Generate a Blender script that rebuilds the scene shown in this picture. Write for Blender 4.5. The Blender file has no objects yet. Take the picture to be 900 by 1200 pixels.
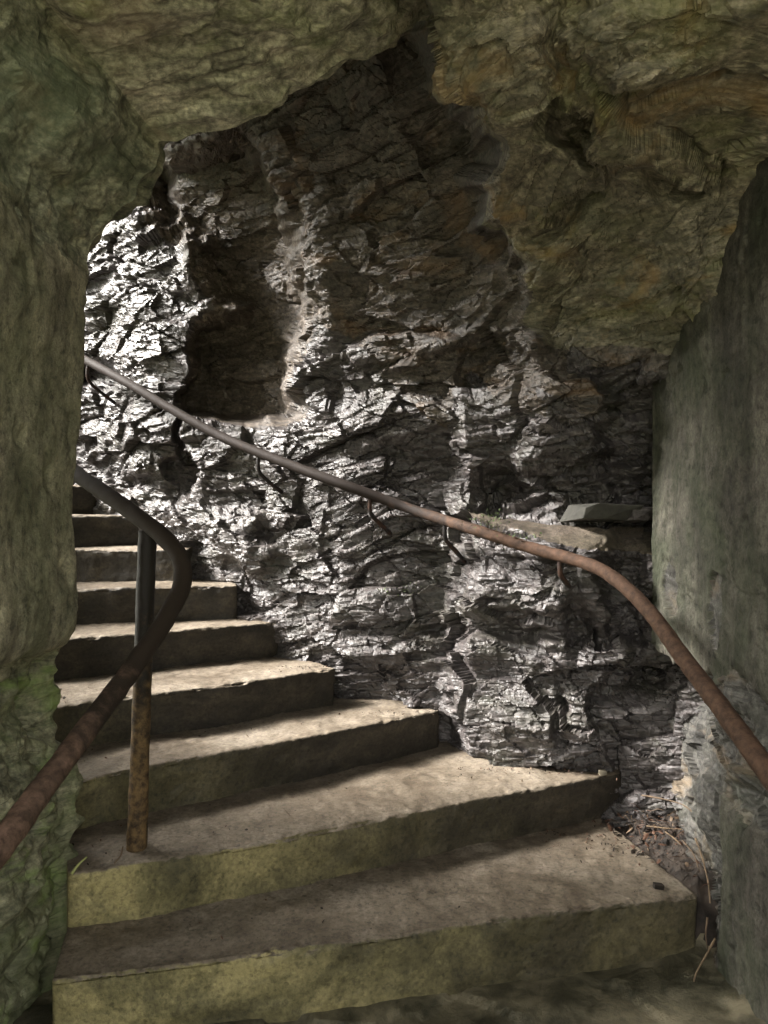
import bpy, math, random
import numpy as np
from mathutils import Vector

random.seed(7)
rng = np.random.default_rng(7)
scene = bpy.context.scene
COL = scene.collection
F, CX, HZ = 900.0, 450.0, 598.0          # focal length and horizon of the photograph, in its pixels
EYE = 1.436                              # camera height above the passage floor


def P(px, py, d):
    return np.array([(px - CX) / F * d, d, EYE + (HZ - py) / F * d])


# ------------------------------------------------------------------ noise
def _hash(i, j, k, seed):
    h = (i.astype(np.int64) * 374761393 + j.astype(np.int64) * 668265263 + k.astype(np.int64) * 2147483647 + seed * 974634541) & 0xFFFFFFFF
    h = ((h ^ (h >> 13)) * 1274126177) & 0xFFFFFFFF
    h = ((h ^ (h >> 16)) * 2246822519) & 0xFFFFFFFF
    h = h ^ (h >> 15)
    return (h & 0xFFFFFF).astype(np.float32) / np.float32(0xFFFFFF)


def vnoise(p, seed=0):
    f = np.floor(p)
    t = (p - f).astype(np.float32)
    t = t * t * t * (t * (t * 6 - 15) + 10)
    i, j, k = f[:, 0], f[:, 1], f[:, 2]
    out = 0
    for a in (0, 1):
        wa = t[:, 0] if a else 1 - t[:, 0]
        for b in (0, 1):
            wb = t[:, 1] if b else 1 - t[:, 1]
            for c in (0, 1):
                wc = t[:, 2] if c else 1 - t[:, 2]
                out = out + wa * wb * wc * _hash(i + a, j + b, k + c, seed)
    return out * 2 - 1


def fbm(p, scale, octaves=4, seed=0, gain=0.5):
    q = p / scale
    out, amp = 0, 1.0
    for o in range(octaves):
        out = out + amp * vnoise(q, seed + o * 17)
        q = q * 2.03 + 11.7
        amp *= gain
    return out


def facet(p, scale, seed=0, tilt=1.0, jit=0.9):
    """angular blocks: every random cell is a plane of its own height and tilt"""
    q = p / np.array(scale)
    base = np.floor(q)
    best = np.full(len(q), 1e9, np.float32)
    val = np.zeros(len(q), np.float32)
    for a in (-1, 0, 1):
        for b in (-1, 0, 1):
            for c in (-1, 0, 1):
                i, j, k = base[:, 0] + a, base[:, 1] + b, base[:, 2] + c
                h0 = _hash(i, j, k, seed)
                h1 = _hash(i, j, k, seed + 1)
                h2 = _hash(i, j, k, seed + 2)
                dx = q[:, 0] - (i + .5 + (h0 - .5) * jit)
                dy = q[:, 1] - (j + .5 + (h1 - .5) * jit)
                dz = q[:, 2] - (k + .5 + (h2 - .5) * jit)
                d2 = dx * dx + dy * dy + dz * dz
                g = (h0 * 7.13) % 1.0
                tx = ((h1 * 5.77) % 1.0 - .5) * 2
                ty = ((h2 * 9.31) % 1.0 - .5) * 2
                tz = ((h0 * 3.37 + h1) % 1.0 - .5) * 2
                v = (g * 2 - 1) + tilt * (tx * dx + ty * dy + tz * dz)
                m = d2 < best
                best = np.where(m, d2, best)
                val = np.where(m, v, val)
    return val


def blocks(p, scale, seed=0, tilt=1.0, jit=.9, w=.22):
    """broken blocks parted by sunken joints: (height of the block's face, depth of the joint)"""
    q = p / np.array(scale)
    base = np.floor(q)
    f1 = np.full(len(q), 1e9, np.float32)
    f2 = np.full(len(q), 1e9, np.float32)
    val = np.zeros(len(q), np.float32)
    for a in (-1, 0, 1):
        for b in (-1, 0, 1):
            for c in (-1, 0, 1):
                i, j, k = base[:, 0] + a, base[:, 1] + b, base[:, 2] + c
                h0 = _hash(i, j, k, seed)
                h1 = _hash(i, j, k, seed + 1)
                h2 = _hash(i, j, k, seed + 2)
                dx = q[:, 0] - (i + .5 + (h0 - .5) * jit)
                dy = q[:, 1] - (j + .5 + (h1 - .5) * jit)
                dz = q[:, 2] - (k + .5 + (h2 - .5) * jit)
                d2 = dx * dx + dy * dy + dz * dz
                v = ((h0 * 7.13) % 1.0 * 2 - 1) + tilt * 2 * (((h1 * 5.77) % 1.0 - .5) * dx + ((h2 * 9.31) % 1.0 - .5) * dy + ((h0 * 3.37 + h1) % 1.0 - .5) * dz)
                m = d2 < f1
                f2 = np.where(m, f1, np.minimum(f2, d2))
                val = np.where(m, v, val)
                f1 = np.where(m, d2, f1)
    e = np.sqrt(f2) - np.sqrt(f1)
    return val, 1 - np.clip(e / w, 0, 1)


def ridge(p, scale, seed=0, tilt=1.0, c=1.0, sign=1.0, jit=.9):
    """a continuous broken surface: the lower (sign 1) or upper (sign -1) envelope of tilted shallow scoops"""
    q = p / np.array(scale)
    base = np.floor(q)
    best = np.full(len(q), 1e9, np.float32)
    for a in (-1, 0, 1):
        for b in (-1, 0, 1):
            for e in (-1, 0, 1):
                i, j, k = base[:, 0] + a, base[:, 1] + b, base[:, 2] + e
                h0 = _hash(i, j, k, seed)
                h1 = _hash(i, j, k, seed + 1)
                h2 = _hash(i, j, k, seed + 2)
                dx = q[:, 0] - (i + .5 + (h0 - .5) * jit)
                dy = q[:, 1] - (j + .5 + (h1 - .5) * jit)
                dz = q[:, 2] - (k + .5 + (h2 - .5) * jit)
                tx = ((h1 * 5.77) % 1.0 - .5) * 2
                ty = ((h2 * 9.31) % 1.0 - .5) * 2
                tz = ((h0 * 3.37 + h1) % 1.0 - .5) * 2
                v = ((h0 * 7.13) % 1.0 * 2 - 1) * .6 + tilt * (tx * dx + ty * dy + tz * dz) + c * (dx * dx + dy * dy + dz * dz)
                best = np.minimum(best, v)
    return best * sign


def strata(p, dip=0.2):
    """bedding coordinates: layers rise to the right, and wander"""
    w = fbm(p, 0.7, 3, 91)
    s = p[:, 2] - dip * p[:, 0] - 0.10 * p[:, 1] + 0.055 * w
    return np.stack([p[:, 0] + .03 * w, p[:, 1], s], 1)


def rock_disp(p, a=1.0, dip=0.2, seed=0):
    q = strata(p, dip)
    wob = np.stack([fbm(p, .10, 2, 31), fbm(p, .10, 2, 57), fbm(p, .10, 2, 77)], 1)
    q = q + wob * np.array([.003, .003, .002])
    r = q[:, [0, 1, 2]] @ np.array([[.94, 0, .34], [0, 1, 0], [-.34, 0, .94]])      # second joint set, across the bedding
    v1, c1 = blocks(q, (.34, .34, .15), seed + 5, 1.0, .9, .16)
    v2, c2 = blocks(r, (.15, .15, .072), seed + 15, 1.1, .9, .20)
    v3, c3 = blocks(q, (.062, .062, .030), seed + 25, 1.2, .9, .25)
    patch = sm(-.25, .45, fbm(p, .5, 2, seed + 61))                  # joints open up in places, close in others
    d = 0.040 * fbm(p, 0.60, 2, seed + 3) + 0.028 * ridge(q, (.46, .46, .26), seed + 45, 1.2, .8)
    d = d + 0.034 * v1 - 0.011 * c1 * patch
    d = d + 0.0150 * v2 - 0.0035 * c2 * patch
    d = d + 0.0042 * v3 - 0.0008 * c3
    d = d + 0.0055 * facet(q, (.24, .24, .034), seed + 55, .8, .9)
    d = d + 0.0022 * ridge(q, (.045, .045, .022), seed + 85, 1.3, .9)
    d = d + 0.0011 * facet(q, (.022, .022, .012), seed + 75, 1.6)
    d = d + 0.0010 * fbm(p, .03, 3, seed + 45)
    d = d - np.median(d)
    return d * a


def sm(e0, e1, x):
    t = np.clip((x - e0) / (e1 - e0), 0, 1)
    return t * t * (3 - 2 * t)


# ------------------------------------------------------------------ mesh helpers
def mesh_obj(name, verts, faces, mat, parent=None, smooth=True, loc=None):
    verts = np.asarray(verts, np.float32)
    me = bpy.data.meshes.new(name)
    if isinstance(faces, np.ndarray):
        n = faces.shape[0]
        w = faces.shape[1]
        me.vertices.add(len(verts))
        me.vertices.foreach_set('co', verts.ravel())
        me.loops.add(n * w)
        me.loops.foreach_set('vertex_index', faces.astype(np.int32).ravel())
        me.polygons.add(n)
        me.polygons.foreach_set('loop_start', np.arange(0, n * w, w, dtype=np.int32))
        me.polygons.foreach_set('loop_total', np.full(n, w, np.int32))
        me.update(calc_edges=True)
        me.validate()
    else:
        me.from_pydata([tuple(map(float, v)) for v in verts], [], faces)
    me.polygons.foreach_set('use_smooth', np.full(len(me.polygons), smooth))
    me.update()
    o = bpy.data.objects.new(name, me)
    COL.objects.link(o)
    if mat:
        me.materials.append(mat)
    if parent:
        o.parent = parent
        if parent.type == 'EMPTY' or True:
            o.matrix_parent_inverse = parent.matrix_world.inverted()
    return o


def empty(name, loc=(0, 0, 0)):
    o = bpy.data.objects.new(name, None)
    o.empty_display_size = .1
    o.location = [float(v) for v in loc]
    COL.objects.link(o)
    bpy.context.view_layer.update()
    return o


def tag(o, label=None, cat=None, group=None, kind=None):
    if label: o['label'] = label
    if cat: o['category'] = cat
    if group: o['group'] = group
    if kind: o['kind'] = kind
    return o


def grid_faces(nr, nc):
    r = np.arange(nr - 1)[:, None] * nc
    c = np.arange(nc - 1)[None, :]
    a = (r + c).ravel()
    return np.stack([a, a + 1, a + nc + 1, a + nc], 1)


def grid_normals(V):
    du = np.gradient(V, axis=1)
    dv = np.gradient(V, axis=0)
    n = np.cross(du, dv)
    return n / (np.linalg.norm(n, axis=2, keepdims=True) + 1e-9)


def blur(A, r, n=2):
    for _ in range(n):
        for ax in (0, 1):
            pad = [(0, 0)] * A.ndim
            pad[ax] = (r + 1, r)
            c = np.cumsum(np.pad(A, pad, mode='edge'), axis=ax)
            m = A.shape[ax]
            hi = np.take(c, np.arange(2 * r + 1, 2 * r + 1 + m), axis=ax)
            lo = np.take(c, np.arange(0, m), axis=ax)
            A = (hi - lo) / (2 * r + 1)
    return A


def sub_mesh(name, V, faces, mask, mat, parent=None, smooth=True):
    f = faces[mask]
    if len(f) == 0:
        return None
    used = np.unique(f)
    idx = np.full(len(V), -1, np.int64)
    idx[used] = np.arange(len(used))
    return mesh_obj(name, V[used], idx[f], mat, parent, smooth)


def catmull(pts, n):
    pts = np.asarray(pts, float)
    m = len(pts)
    seg = np.linalg.norm(np.diff(pts, axis=0), axis=1) ** .5
    t = np.concatenate([[0], np.cumsum(seg)])
    pe = np.vstack([2 * pts[0] - pts[1], pts, 2 * pts[-1] - pts[-2]])
    te = np.concatenate([[t[0] - seg[0]], t, [t[-1] + seg[-1]]])
    out = []
    for u in np.linspace(0, t[-1], n):
        k = min(np.searchsorted(t, u, side='right') - 1, m - 2)
        t0, t1, t2, t3 = te[k:k + 4]
        p0, p1, p2, p3 = pe[k:k + 4]
        A1 = (t1 - u) / (t1 - t0) * p0 + (u - t0) / (t1 - t0) * p1
        A2 = (t2 - u) / (t2 - t1) * p1 + (u - t1) / (t2 - t1) * p2
        A3 = (t3 - u) / (t3 - t2) * p2 + (u - t2) / (t3 - t2) * p3
        B1 = (t2 - u) / (t2 - t0) * A1 + (u - t0) / (t2 - t0) * A2
        B2 = (t3 - u) / (t3 - t1) * A2 + (u - t1) / (t3 - t1) * A3
        out.append((t2 - u) / (t2 - t1) * B1 + (u - t1) / (t2 - t1) * B2)
    return np.array(out)


def tube(name, path, radius, mat, parent=None, nseg=20, lump=0.0, lump_scale=.05, seed=0, squash=1.0):
    path = np.asarray(path, float)
    n = len(path)
    radius = np.broadcast_to(np.asarray(radius, float), (n,))
    T = np.gradient(path, axis=0)
    T /= np.linalg.norm(T, axis=1, keepdims=True) + 1e-9
    up = np.array([0, 0, 1.0]) if abs(T[0, 2]) < .9 else np.array([1.0, 0, 0])
    N = np.cross(T[0], up)
    N /= np.linalg.norm(N)
    ring = []
    for i in range(n):
        N = N - T[i] * np.dot(N, T[i])
        N /= np.linalg.norm(N)
        B = np.cross(T[i], N)
        a = np.linspace(0, 2 * np.pi, nseg, endpoint=False)
        ring.append(path[i] + (np.cos(a)[:, None] * N + np.sin(a)[:, None] * B * squash) * radius[i])
    V = np.array(ring)
    if lump:
        C = path[:, None, :]
        D = V - C
        q = V.reshape(-1, 3)
        s = 1 + lump * (fbm(q, lump_scale, 3, seed)).reshape(n, nseg, 1)
        V = C + D * s
    V = V.reshape(-1, 3)
    faces = []
    for i in range(n - 1):
        for k in range(nseg):
            a, b = i * nseg + k, i * nseg + (k + 1) % nseg
            faces.append((a, b, b + nseg, a + nseg))
    faces.append(tuple(range(nseg - 1, -1, -1)))
    faces.append(tuple((n - 1) * nseg + k for k in range(nseg)))
    return mesh_obj(name, V, faces, mat, parent)


# ------------------------------------------------------------------ materials
class NT:
    def __init__(self, name):
        self.m = bpy.data.materials.new(name)
        self.m.use_nodes = True
        self.t = self.m.node_tree
        self.t.nodes.clear()
        self.out = self.t.nodes.new('ShaderNodeOutputMaterial')
        self.b = self.t.nodes.new('ShaderNodeBsdfPrincipled')
        self.t.links.new(self.b.outputs[0], self.out.inputs[0])
        self.geo = self.t.nodes.new('ShaderNodeNewGeometry')
        self.pos = self.geo.outputs['Position']

    def link(self, a, b): self.t.links.new(a, b)

    def mapping(self, scale, rot=(0, 0, 0), loc=(0, 0, 0)):
        n = self.t.nodes.new('ShaderNodeMapping')
        n.inputs['Scale'].default_value = scale
        n.inputs['Rotation'].default_value = rot
        n.inputs['Location'].default_value = loc
        self.link(self.pos, n.inputs[0])
        return n.outputs[0]

    def noise(self, vec, scale, detail=5, rough=.55, dist=0.0):
        n = self.t.nodes.new('ShaderNodeTexNoise')
        n.inputs['Scale'].default_value = scale
        n.inputs['Detail'].default_value = detail
        n.inputs['Roughness'].default_value = rough
        n.inputs['Distortion'].default_value = dist
        self.link(vec, n.inputs['Vector'])
        return n.outputs['Fac']

    def vor(self, vec, scale, feature='F1'):
        n = self.t.nodes.new('ShaderNodeTexVoronoi')
        n.feature = feature
        n.inputs['Scale'].default_value = scale
        self.link(vec, n.inputs['Vector'])
        return n

    def ramp(self, fac, stops):
        n = self.t.nodes.new('ShaderNodeValToRGB')
        e = n.color_ramp.elements
        while len(e) < len(stops): e.new(.5)
        for i, (p, c) in enumerate(stops):
            e[i].position = p
            e[i].color = (c[0], c[1], c[2], 1) if hasattr(c, '__len__') else (c, c, c, 1)
        self.link(fac, n.inputs[0])
        return n.outputs[0]

    def mix(self, fac, a, b, mode='MIX'):
        n = self.t.nodes.new('ShaderNodeMix')
        n.data_type = 'RGBA'
        n.blend_type = mode
        for v, s in ((fac, n.inputs[0]), (a, n.inputs[6]), (b, n.inputs[7])):
            if hasattr(v, 'links') or hasattr(v, 'is_linked'): self.link(v, s)
            elif hasattr(v, '__len__'): s.default_value = (v[0], v[1], v[2], 1)
            else: s.default_value = v
        return n.outputs[2]

    def math(self, op, a, b=0.0, c=None, clamp=False):
        n = self.t.nodes.new('ShaderNodeMath')
        n.operation = op
        n.use_clamp = clamp
        for v, s in zip((a, b, c), n.inputs):
            if v is None: continue
            if hasattr(v, 'is_linked'): self.link(v, s)
            else: s.default_value = v
        return n.outputs[0]

    def sep(self, vec):
        n = self.t.nodes.new('ShaderNodeSeparateXYZ')
        self.link(vec, n.inputs[0])
        return n.outputs

    def maprange(self, v, a, b, c=0., d=1.):
        n = self.t.nodes.new('ShaderNodeMapRange')
        n.interpolation_type = 'SMOOTHSTEP'
        self.link(v, n.inputs[0])
        for i, x in enumerate((a, b, c, d)): n.inputs[i + 1].default_value = x
        return n.outputs[0]

    def bump(self, h, strength, dist, prev=None):
        n = self.t.nodes.new('ShaderNodeBump')
        n.inputs['Strength'].default_value = strength
        n.inputs['Distance'].default_value = dist
        self.link(h, n.inputs['Height'])
        if prev is not None: self.link(prev, n.inputs['Normal'])
        return n.outputs[0]

    def set(self, col=None, rough=None, normal=None, spec=None, metal=None):
        for v, k in ((col, 'Base Color'), (rough, 'Roughness'), (normal, 'Normal'), (spec, 'Specular IOR Level'), (metal, 'Metallic')):
            if v is None: continue
            s = self.b.inputs[k]
            if hasattr(v, 'is_linked'): self.link(v, s)
            elif hasattr(v, '__len__'): s.default_value = (v[0], v[1], v[2], 1)
            else: s.default_value = v
        return self.m


DIP = math.atan(.2)


def rock_material(name, dark, mid, light, tint=None, tint_amt=.5, moss=None, moss_amt=.0, rough=(.28, .6), bump=1.0, cracks=.55, streak=(1, 1, 5), contrast=.7, ochre=None, ochre_amt=.4, spec=.5):
    n = NT(name)
    sv = n.mapping((1, 1, 4.2), (0, DIP, 0))
    iso = n.mapping((1, 1, 1))
    big = n.noise(sv, 2.3, 6, .6, .4)
    med = n.noise(sv, 9, 6, .62, .6)
    fine = n.noise(iso, 55, 5, .6)
    k = n.math('ADD', n.math('MULTIPLY', big, .55), n.math('MULTIPLY', med, .45))
    col = n.ramp(k, [(.32, dark), (.5, mid), (.68, light)])
    sp = n.ramp(fine, [(.38, .55), (.62, 1.45)])
    col = n.mix(.9, col, sp, 'MULTIPLY')
    stv = n.mapping(streak, (0, DIP, 0), (5, 1, 2))
    sk = n.ramp(n.noise(stv, 13, 9, .72, .4), [(.38, .45), (.5, 1.0), (.62, 1.55)])
    col = n.mix(contrast, col, sk, 'MULTIPLY')
    if tint:
        tm = n.ramp(n.noise(iso, 1.6, 4, .6, .3), [(.45, 0), (.62, tint_amt)])
        col = n.mix(tm, col, tint)
    if ochre:
        tm = n.ramp(n.noise(n.mapping((1, 1, 2.0), (0, DIP, 0), (3.1, 0, 1.7)), 2.8, 5, .65, .5), [(.54, 0), (.68, ochre_amt)])
        col = n.mix(tm, col, ochre)
    if moss:
        tm = n.ramp(n.noise(n.mapping((1, 1, 1.6), (0, 0, 0), (7.7, 2, 3)), 3.2, 7, .7, .3), [(.50, 0), (.70, moss_amt)])
        col = n.mix(tm, col, moss)
    r = n.ramp(n.noise(iso, 5, 5, .6), [(.35, rough[0]), (.65, rough[1])])
    h1 = n.noise(sv, 22, 8, .68, .5)
    h2 = n.noise(iso, 90, 6, .65)
    wv = n.t.nodes.new('ShaderNodeMix'); wv.data_type = 'VECTOR'; wv.inputs[0].default_value = .035
    nz = n.t.nodes.new('ShaderNodeTexNoise'); nz.inputs['Scale'].default_value = 9; nz.inputs['Detail'].default_value = 4
    n.link(sv, nz.inputs['Vector']); n.link(sv, wv.inputs[4]); n.link(nz.outputs['Color'], wv.inputs[5])
    ck = n.vor(wv.outputs[1], 7.5, 'DISTANCE_TO_EDGE').outputs['Distance']
    ck = n.ramp(ck, [(0.0, 0.0), (.035, 1.0)])
    gap = n.ramp(n.noise(iso, 3.7, 3, .6), [(.45, 0.0), (.6, 1.0)])
    ck = n.mix(gap, (1, 1, 1), ck)
    col = n.mix(cracks, col, ck, 'MULTIPLY')
    nb = n.bump(h1, .30 * bump, .02)
    nb = n.bump(ck, .9 * cracks * bump, .008, nb)
    nb = n.bump(h2, .5 * bump, .005, nb)
    return n.set(col, r, nb, spec)


M = {}
M['wet_slate'] = rock_material('wet_slate', (.026, .022, .021), (.061, .053, .051), (.115, .102, .099), moss=(.09, .10, .05), moss_amt=.22, rough=(.29, .5), spec=.5, cracks=.3)
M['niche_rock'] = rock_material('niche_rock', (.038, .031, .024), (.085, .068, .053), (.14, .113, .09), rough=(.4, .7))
M['hanging_rock'] = rock_material('hanging_rock', (.060, .051, .037), (.16, .138, .10), (.30, .262, .195), tint=(.09, .095, .06), tint_amt=.5, moss=(.20, .21, .06), moss_amt=.4, ochre=(.30, .18, .065), ochre_amt=.65, rough=(.55, .85), bump=1.0, contrast=.95, cracks=0)
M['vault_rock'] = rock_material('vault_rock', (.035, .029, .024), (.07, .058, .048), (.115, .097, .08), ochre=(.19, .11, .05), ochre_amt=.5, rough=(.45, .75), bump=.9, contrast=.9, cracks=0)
M['slab_rock'] = rock_material('slab_rock', (.155, .148, .105), (.28, .265, .20), (.44, .41, .32), tint=(.13, .15, .06), tint_amt=.6, moss=(.20, .25, .05), moss_amt=.45, ochre=(.32, .22, .14), ochre_amt=.3, rough=(.6, .9), bump=1.2, cracks=0, streak=(.45, 1.6, 3.5), contrast=.95)
M['rubble'] = rock_material('rubble', (.026, .024, .021), (.055, .052, .045), (.105, .099, .088), ochre=(.26, .18, .10), ochre_amt=.4, moss=(.08, .10, .05), moss_amt=.2, rough=(.5, .8))
M['moss_rubble'] = rock_material('moss_rubble', (.075, .075, .048), (.16, .155, .095), (.28, .26, .17), tint=(.085, .10, .04), tint_amt=.55, ochre=(.20, .29, .07), ochre_amt=.75, moss=(.13, .18, .05), moss_amt=.5, rough=(.55, .85))
M['haunch_rock'] = rock_material('haunch_rock', (.08, .08, .05), (.18, .175, .12), (.31, .30, .22), tint=(.12, .15, .09), tint_amt=.6, moss=(.045, .055, .025), moss_amt=.8, ochre=(.26, .20, .12), ochre_amt=.4, rough=(.6, .9), bump=1.2, cracks=0, streak=(.45, 1.6, 3.5), contrast=.95)


def plaster_material(name, dark, mid, light, green, green_amt, run=.45, squash=.3):
    n = NT(name)
    st = n.mapping((1.4, 1.4, squash))
    iso = n.mapping((1, 1, 1))
    a = n.noise(st, 6, 6, .6, .3)
    b = n.noise(iso, 3.5, 7, .65, .4)
    k = n.math('ADD', n.math('MULTIPLY', a, .55), n.math('MULTIPLY', b, .45))
    col = n.ramp(k, [(.39, dark), (.5, mid), (.61, light)])
    st2 = n.ramp(n.noise(n.mapping((2.2, 2.2, .16), (0, 0, 0), (1, 3, 8)), 11, 6, .7, .2), [(.38, .55), (.5, 1.0), (.62, 1.3)])
    col = n.mix(run, col, st2, 'MULTIPLY')
    sp2 = n.ramp(n.noise(iso, 140, 4, .7), [(.38, .7), (.62, 1.3)])
    col = n.mix(.8, col, sp2, 'MULTIPLY')
    gm = n.ramp(n.noise(n.mapping((1, 1, .7), (0, 0, 0), (4, 9, 2)), 2.2, 6, .65, .3), [(.42, 0), (.62, green_amt)])
    col = n.mix(gm, col, green)
    pit = n.ramp(n.noise(iso, 30, 7, .75), [(.36, .40), (.46, .95), (.62, 1.4)])
    col = n.mix(.9, col, pit, 'MULTIPLY')
    nb = n.bump(n.noise(iso, 7, 6, .6), .35, .04)
    nb = n.bump(pit, .35, .006, nb)
    nb = n.bump(n.noise(iso, 60, 6, .75), .6, .006, nb)
    return n.set(col, n.ramp(b, [(.3, .6), (.7, .9)]), nb, .3)


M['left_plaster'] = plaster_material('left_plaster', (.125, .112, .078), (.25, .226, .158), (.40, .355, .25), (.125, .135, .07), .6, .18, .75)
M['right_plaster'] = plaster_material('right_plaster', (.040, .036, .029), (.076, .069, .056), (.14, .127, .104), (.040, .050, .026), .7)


def concrete_material():
    n = NT('worn_concrete')
    iso = n.mapping((1, 1, 1))
    b = n.noise(iso, 2.6, 7, .62, .3)
    f = n.noise(iso, 16, 6, .65)
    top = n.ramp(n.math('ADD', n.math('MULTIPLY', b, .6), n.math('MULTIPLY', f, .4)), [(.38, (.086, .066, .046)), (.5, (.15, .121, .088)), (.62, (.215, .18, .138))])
    side = n.ramp(n.noise(n.mapping((1, 1, 2.2)), 5, 7, .68, .4), [(.34, (.016, .013, .009)), (.5, (.031, .025, .017)), (.68, (.060, .048, .032))])  # risers darker than treads: the weak light on them painted into the colour
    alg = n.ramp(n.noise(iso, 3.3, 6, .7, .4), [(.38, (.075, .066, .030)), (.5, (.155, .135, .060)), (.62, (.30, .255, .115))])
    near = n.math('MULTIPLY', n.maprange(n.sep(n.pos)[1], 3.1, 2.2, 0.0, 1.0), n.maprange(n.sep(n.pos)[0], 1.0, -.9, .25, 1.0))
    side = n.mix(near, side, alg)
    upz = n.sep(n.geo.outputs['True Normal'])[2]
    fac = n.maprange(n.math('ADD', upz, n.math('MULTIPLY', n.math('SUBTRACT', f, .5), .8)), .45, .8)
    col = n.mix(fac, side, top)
    pit = n.ramp(n.noise(iso, 75, 5, .7), [(.36, .55), (.46, .97), (.62, 1.35)])
    col = n.mix(.75, col, pit, 'MULTIPLY')
    ag = n.vor(iso, 95, 'F1').outputs['Color']
    agv = n.ramp(n.sep(ag)[0], [(.80, 1.0), (.86, 1.35), (.93, .7), (1.0, .62)])
    col = n.mix(.7, col, agv, 'MULTIPLY')
    damp = n.ramp(n.noise(iso, 4.2, 8, .7, .6), [(.42, .62), (.52, 1.0), (.62, 1.12)])
    col = n.mix(.25, col, damp, 'MULTIPLY')
    nb = n.bump(f, .35, .012)
    nb = n.bump(pit, .3, .004, nb)
    nb = n.bump(n.noise(iso, 120, 5, .75), .6, .003, nb)
    return n.set(col, n.ramp(b, [(.35, .5), (.65, .78)]), nb, .4)


M['concrete'] = concrete_material()


def rust_material(name, paint, rust, rust2, lo, hi, rough=.5, axis=2, flip=False, scale=18, a0=None, a1=None):
    n = NT(name)
    iso = n.mapping((1, 1, 1))
    k = n.noise(iso, scale, 7, .68, .3)
    if a0 is not None:
        g = n.maprange(n.sep(n.pos)[axis], a0, a1, -.22, .22)
        k2 = n.math('ADD', k, g)
    else:
        k2 = k
    m = n.ramp(k2, [(lo, 0), (hi, 1)])
    rc = n.ramp(n.noise(iso, 40, 6, .7), [(.35, rust), (.65, rust2)])
    col = n.mix(m, paint, rc)
    nb = n.bump(n.noise(iso, 130, 6, .75), .5, .004)
    nb = n.bump(m, .4, .003, nb)
    r = n.mix(m, (rough, rough, rough), (.75, .75, .75))
    return n.set(col, r, nb, .14)


M['wall_rail'] = rust_material('wall_rail_iron', (.024, .018, .015), (.050, .031, .022), (.115, .068, .046), .40, .66, .7, axis=0, a0=-.3, a1=.75)
M['inner_rail'] = rust_material('inner_rail_iron', (.030, .022, .016), (.062, .039, .028), (.19, .118, .085), .42, .72, .75, axis=1, a0=2.3, a1=1.15, scale=16)
M['post'] = rust_material('post_iron', (.018, .0150, .0120), (.032, .021, .014), (.17, .11, .050), .38, .70, .5, axis=2, a0=1.25, a1=.50, scale=20)
M['bracket'] = rust_material('bracket_iron', (.02, .018, .017), (.06, .03, .02), (.10, .05, .03), .45, .7, .5)


def simple(name, c, rough=.7, var=.35, scale=30):
    n = NT(name)
    iso = n.mapping((1, 1, 1))
    f = n.ramp(n.noise(iso, scale, 4, .6), [(.3, 1 - var), (.7, 1 + var)])
    return n.set(n.mix(1.0, c, f, 'MULTIPLY'), rough, n.bump(n.noise(iso, scale * 3, 4), .3, .003), .4)


M['twig'] = simple('twig_bark', (.095, .062, .036))
M['pale_twig'] = simple('pale_twig', (.13, .088, .05))
M['dead_leaf'] = simple('dead_leaf', (.075, .036, .020))
M['litter'] = simple('litter', (.024, .017, .012), .8, .8, 22)
M['grass_blade'] = simple('grass_blade', (.26, .27, .10))
M['moss_leaf'] = simple('moss_leaf', (.065, .095, .03))
M['pebble'] = simple('pebble', (.22, .19, .14))


def ground_material():
    n = NT('outside_ground')
    k = n.noise(n.mapping((1, 1, 1)), 1.4, 8, .7)
    return n.set(n.ramp(k, [(.35, (.05, .075, .02)), (.5, (.10, .125, .04)), (.68, (.22, .20, .11))]), .9, n.bump(k, .5, .1))


def floor_material():
    n = NT('floor_stone')
    iso = n.mapping((1, 1, 1))
    k = n.noise(iso, 5, 8, .68, .3)
    col = n.ramp(k, [(.40, (.040, .037, .023)), (.5, (.10, .088, .056)), (.60, (.18, .155, .10))])
    nb = n.bump(k, .4, .04)
    nb = n.bump(n.noise(iso, 60, 6, .7), .5, .006, nb)
    return n.set(col, n.ramp(k, [(.35, .45), (.65, .8)]), nb, .4)


# ------------------------------------------------------------------ back rock: wall, niche, ledge and overhead rock
PLAN = [(-6.0, 6.6), (-3.4, 5.5), (-2.3, 4.95), (-1.75, 4.55), (-1.36, 4.25), (-1.05, 4.10), (-.74, 3.94), (-.5, 3.80), (-.18, 3.64), (.20, 3.56), (.28, 3.53), (.36, 3.32), (.86, 3.14), (1.2, 2.98), (1.6, 2.75)]
PTX = np.array([p[0] / p[1] for p in PLAN])
PIV = np.array([1 / p[1] for p in PLAN])


def curtain(px):
    return 1 / np.interp((px - CX) / F, PTX, PIV)


def gauss(px, py, cx, cy, rx, ry, amp, rot=0.0, hard=1.0):
    a = math.radians(rot)
    u = (px - cx) * math.cos(a) + (py - cy) * math.sin(a)
    v = -(px - cx) * math.sin(a) + (py - cy) * math.cos(a)
    r2 = (u / rx) ** 2 + (v / ry) ** 2
    return amp * np.exp(-(r2 ** hard))


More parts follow.
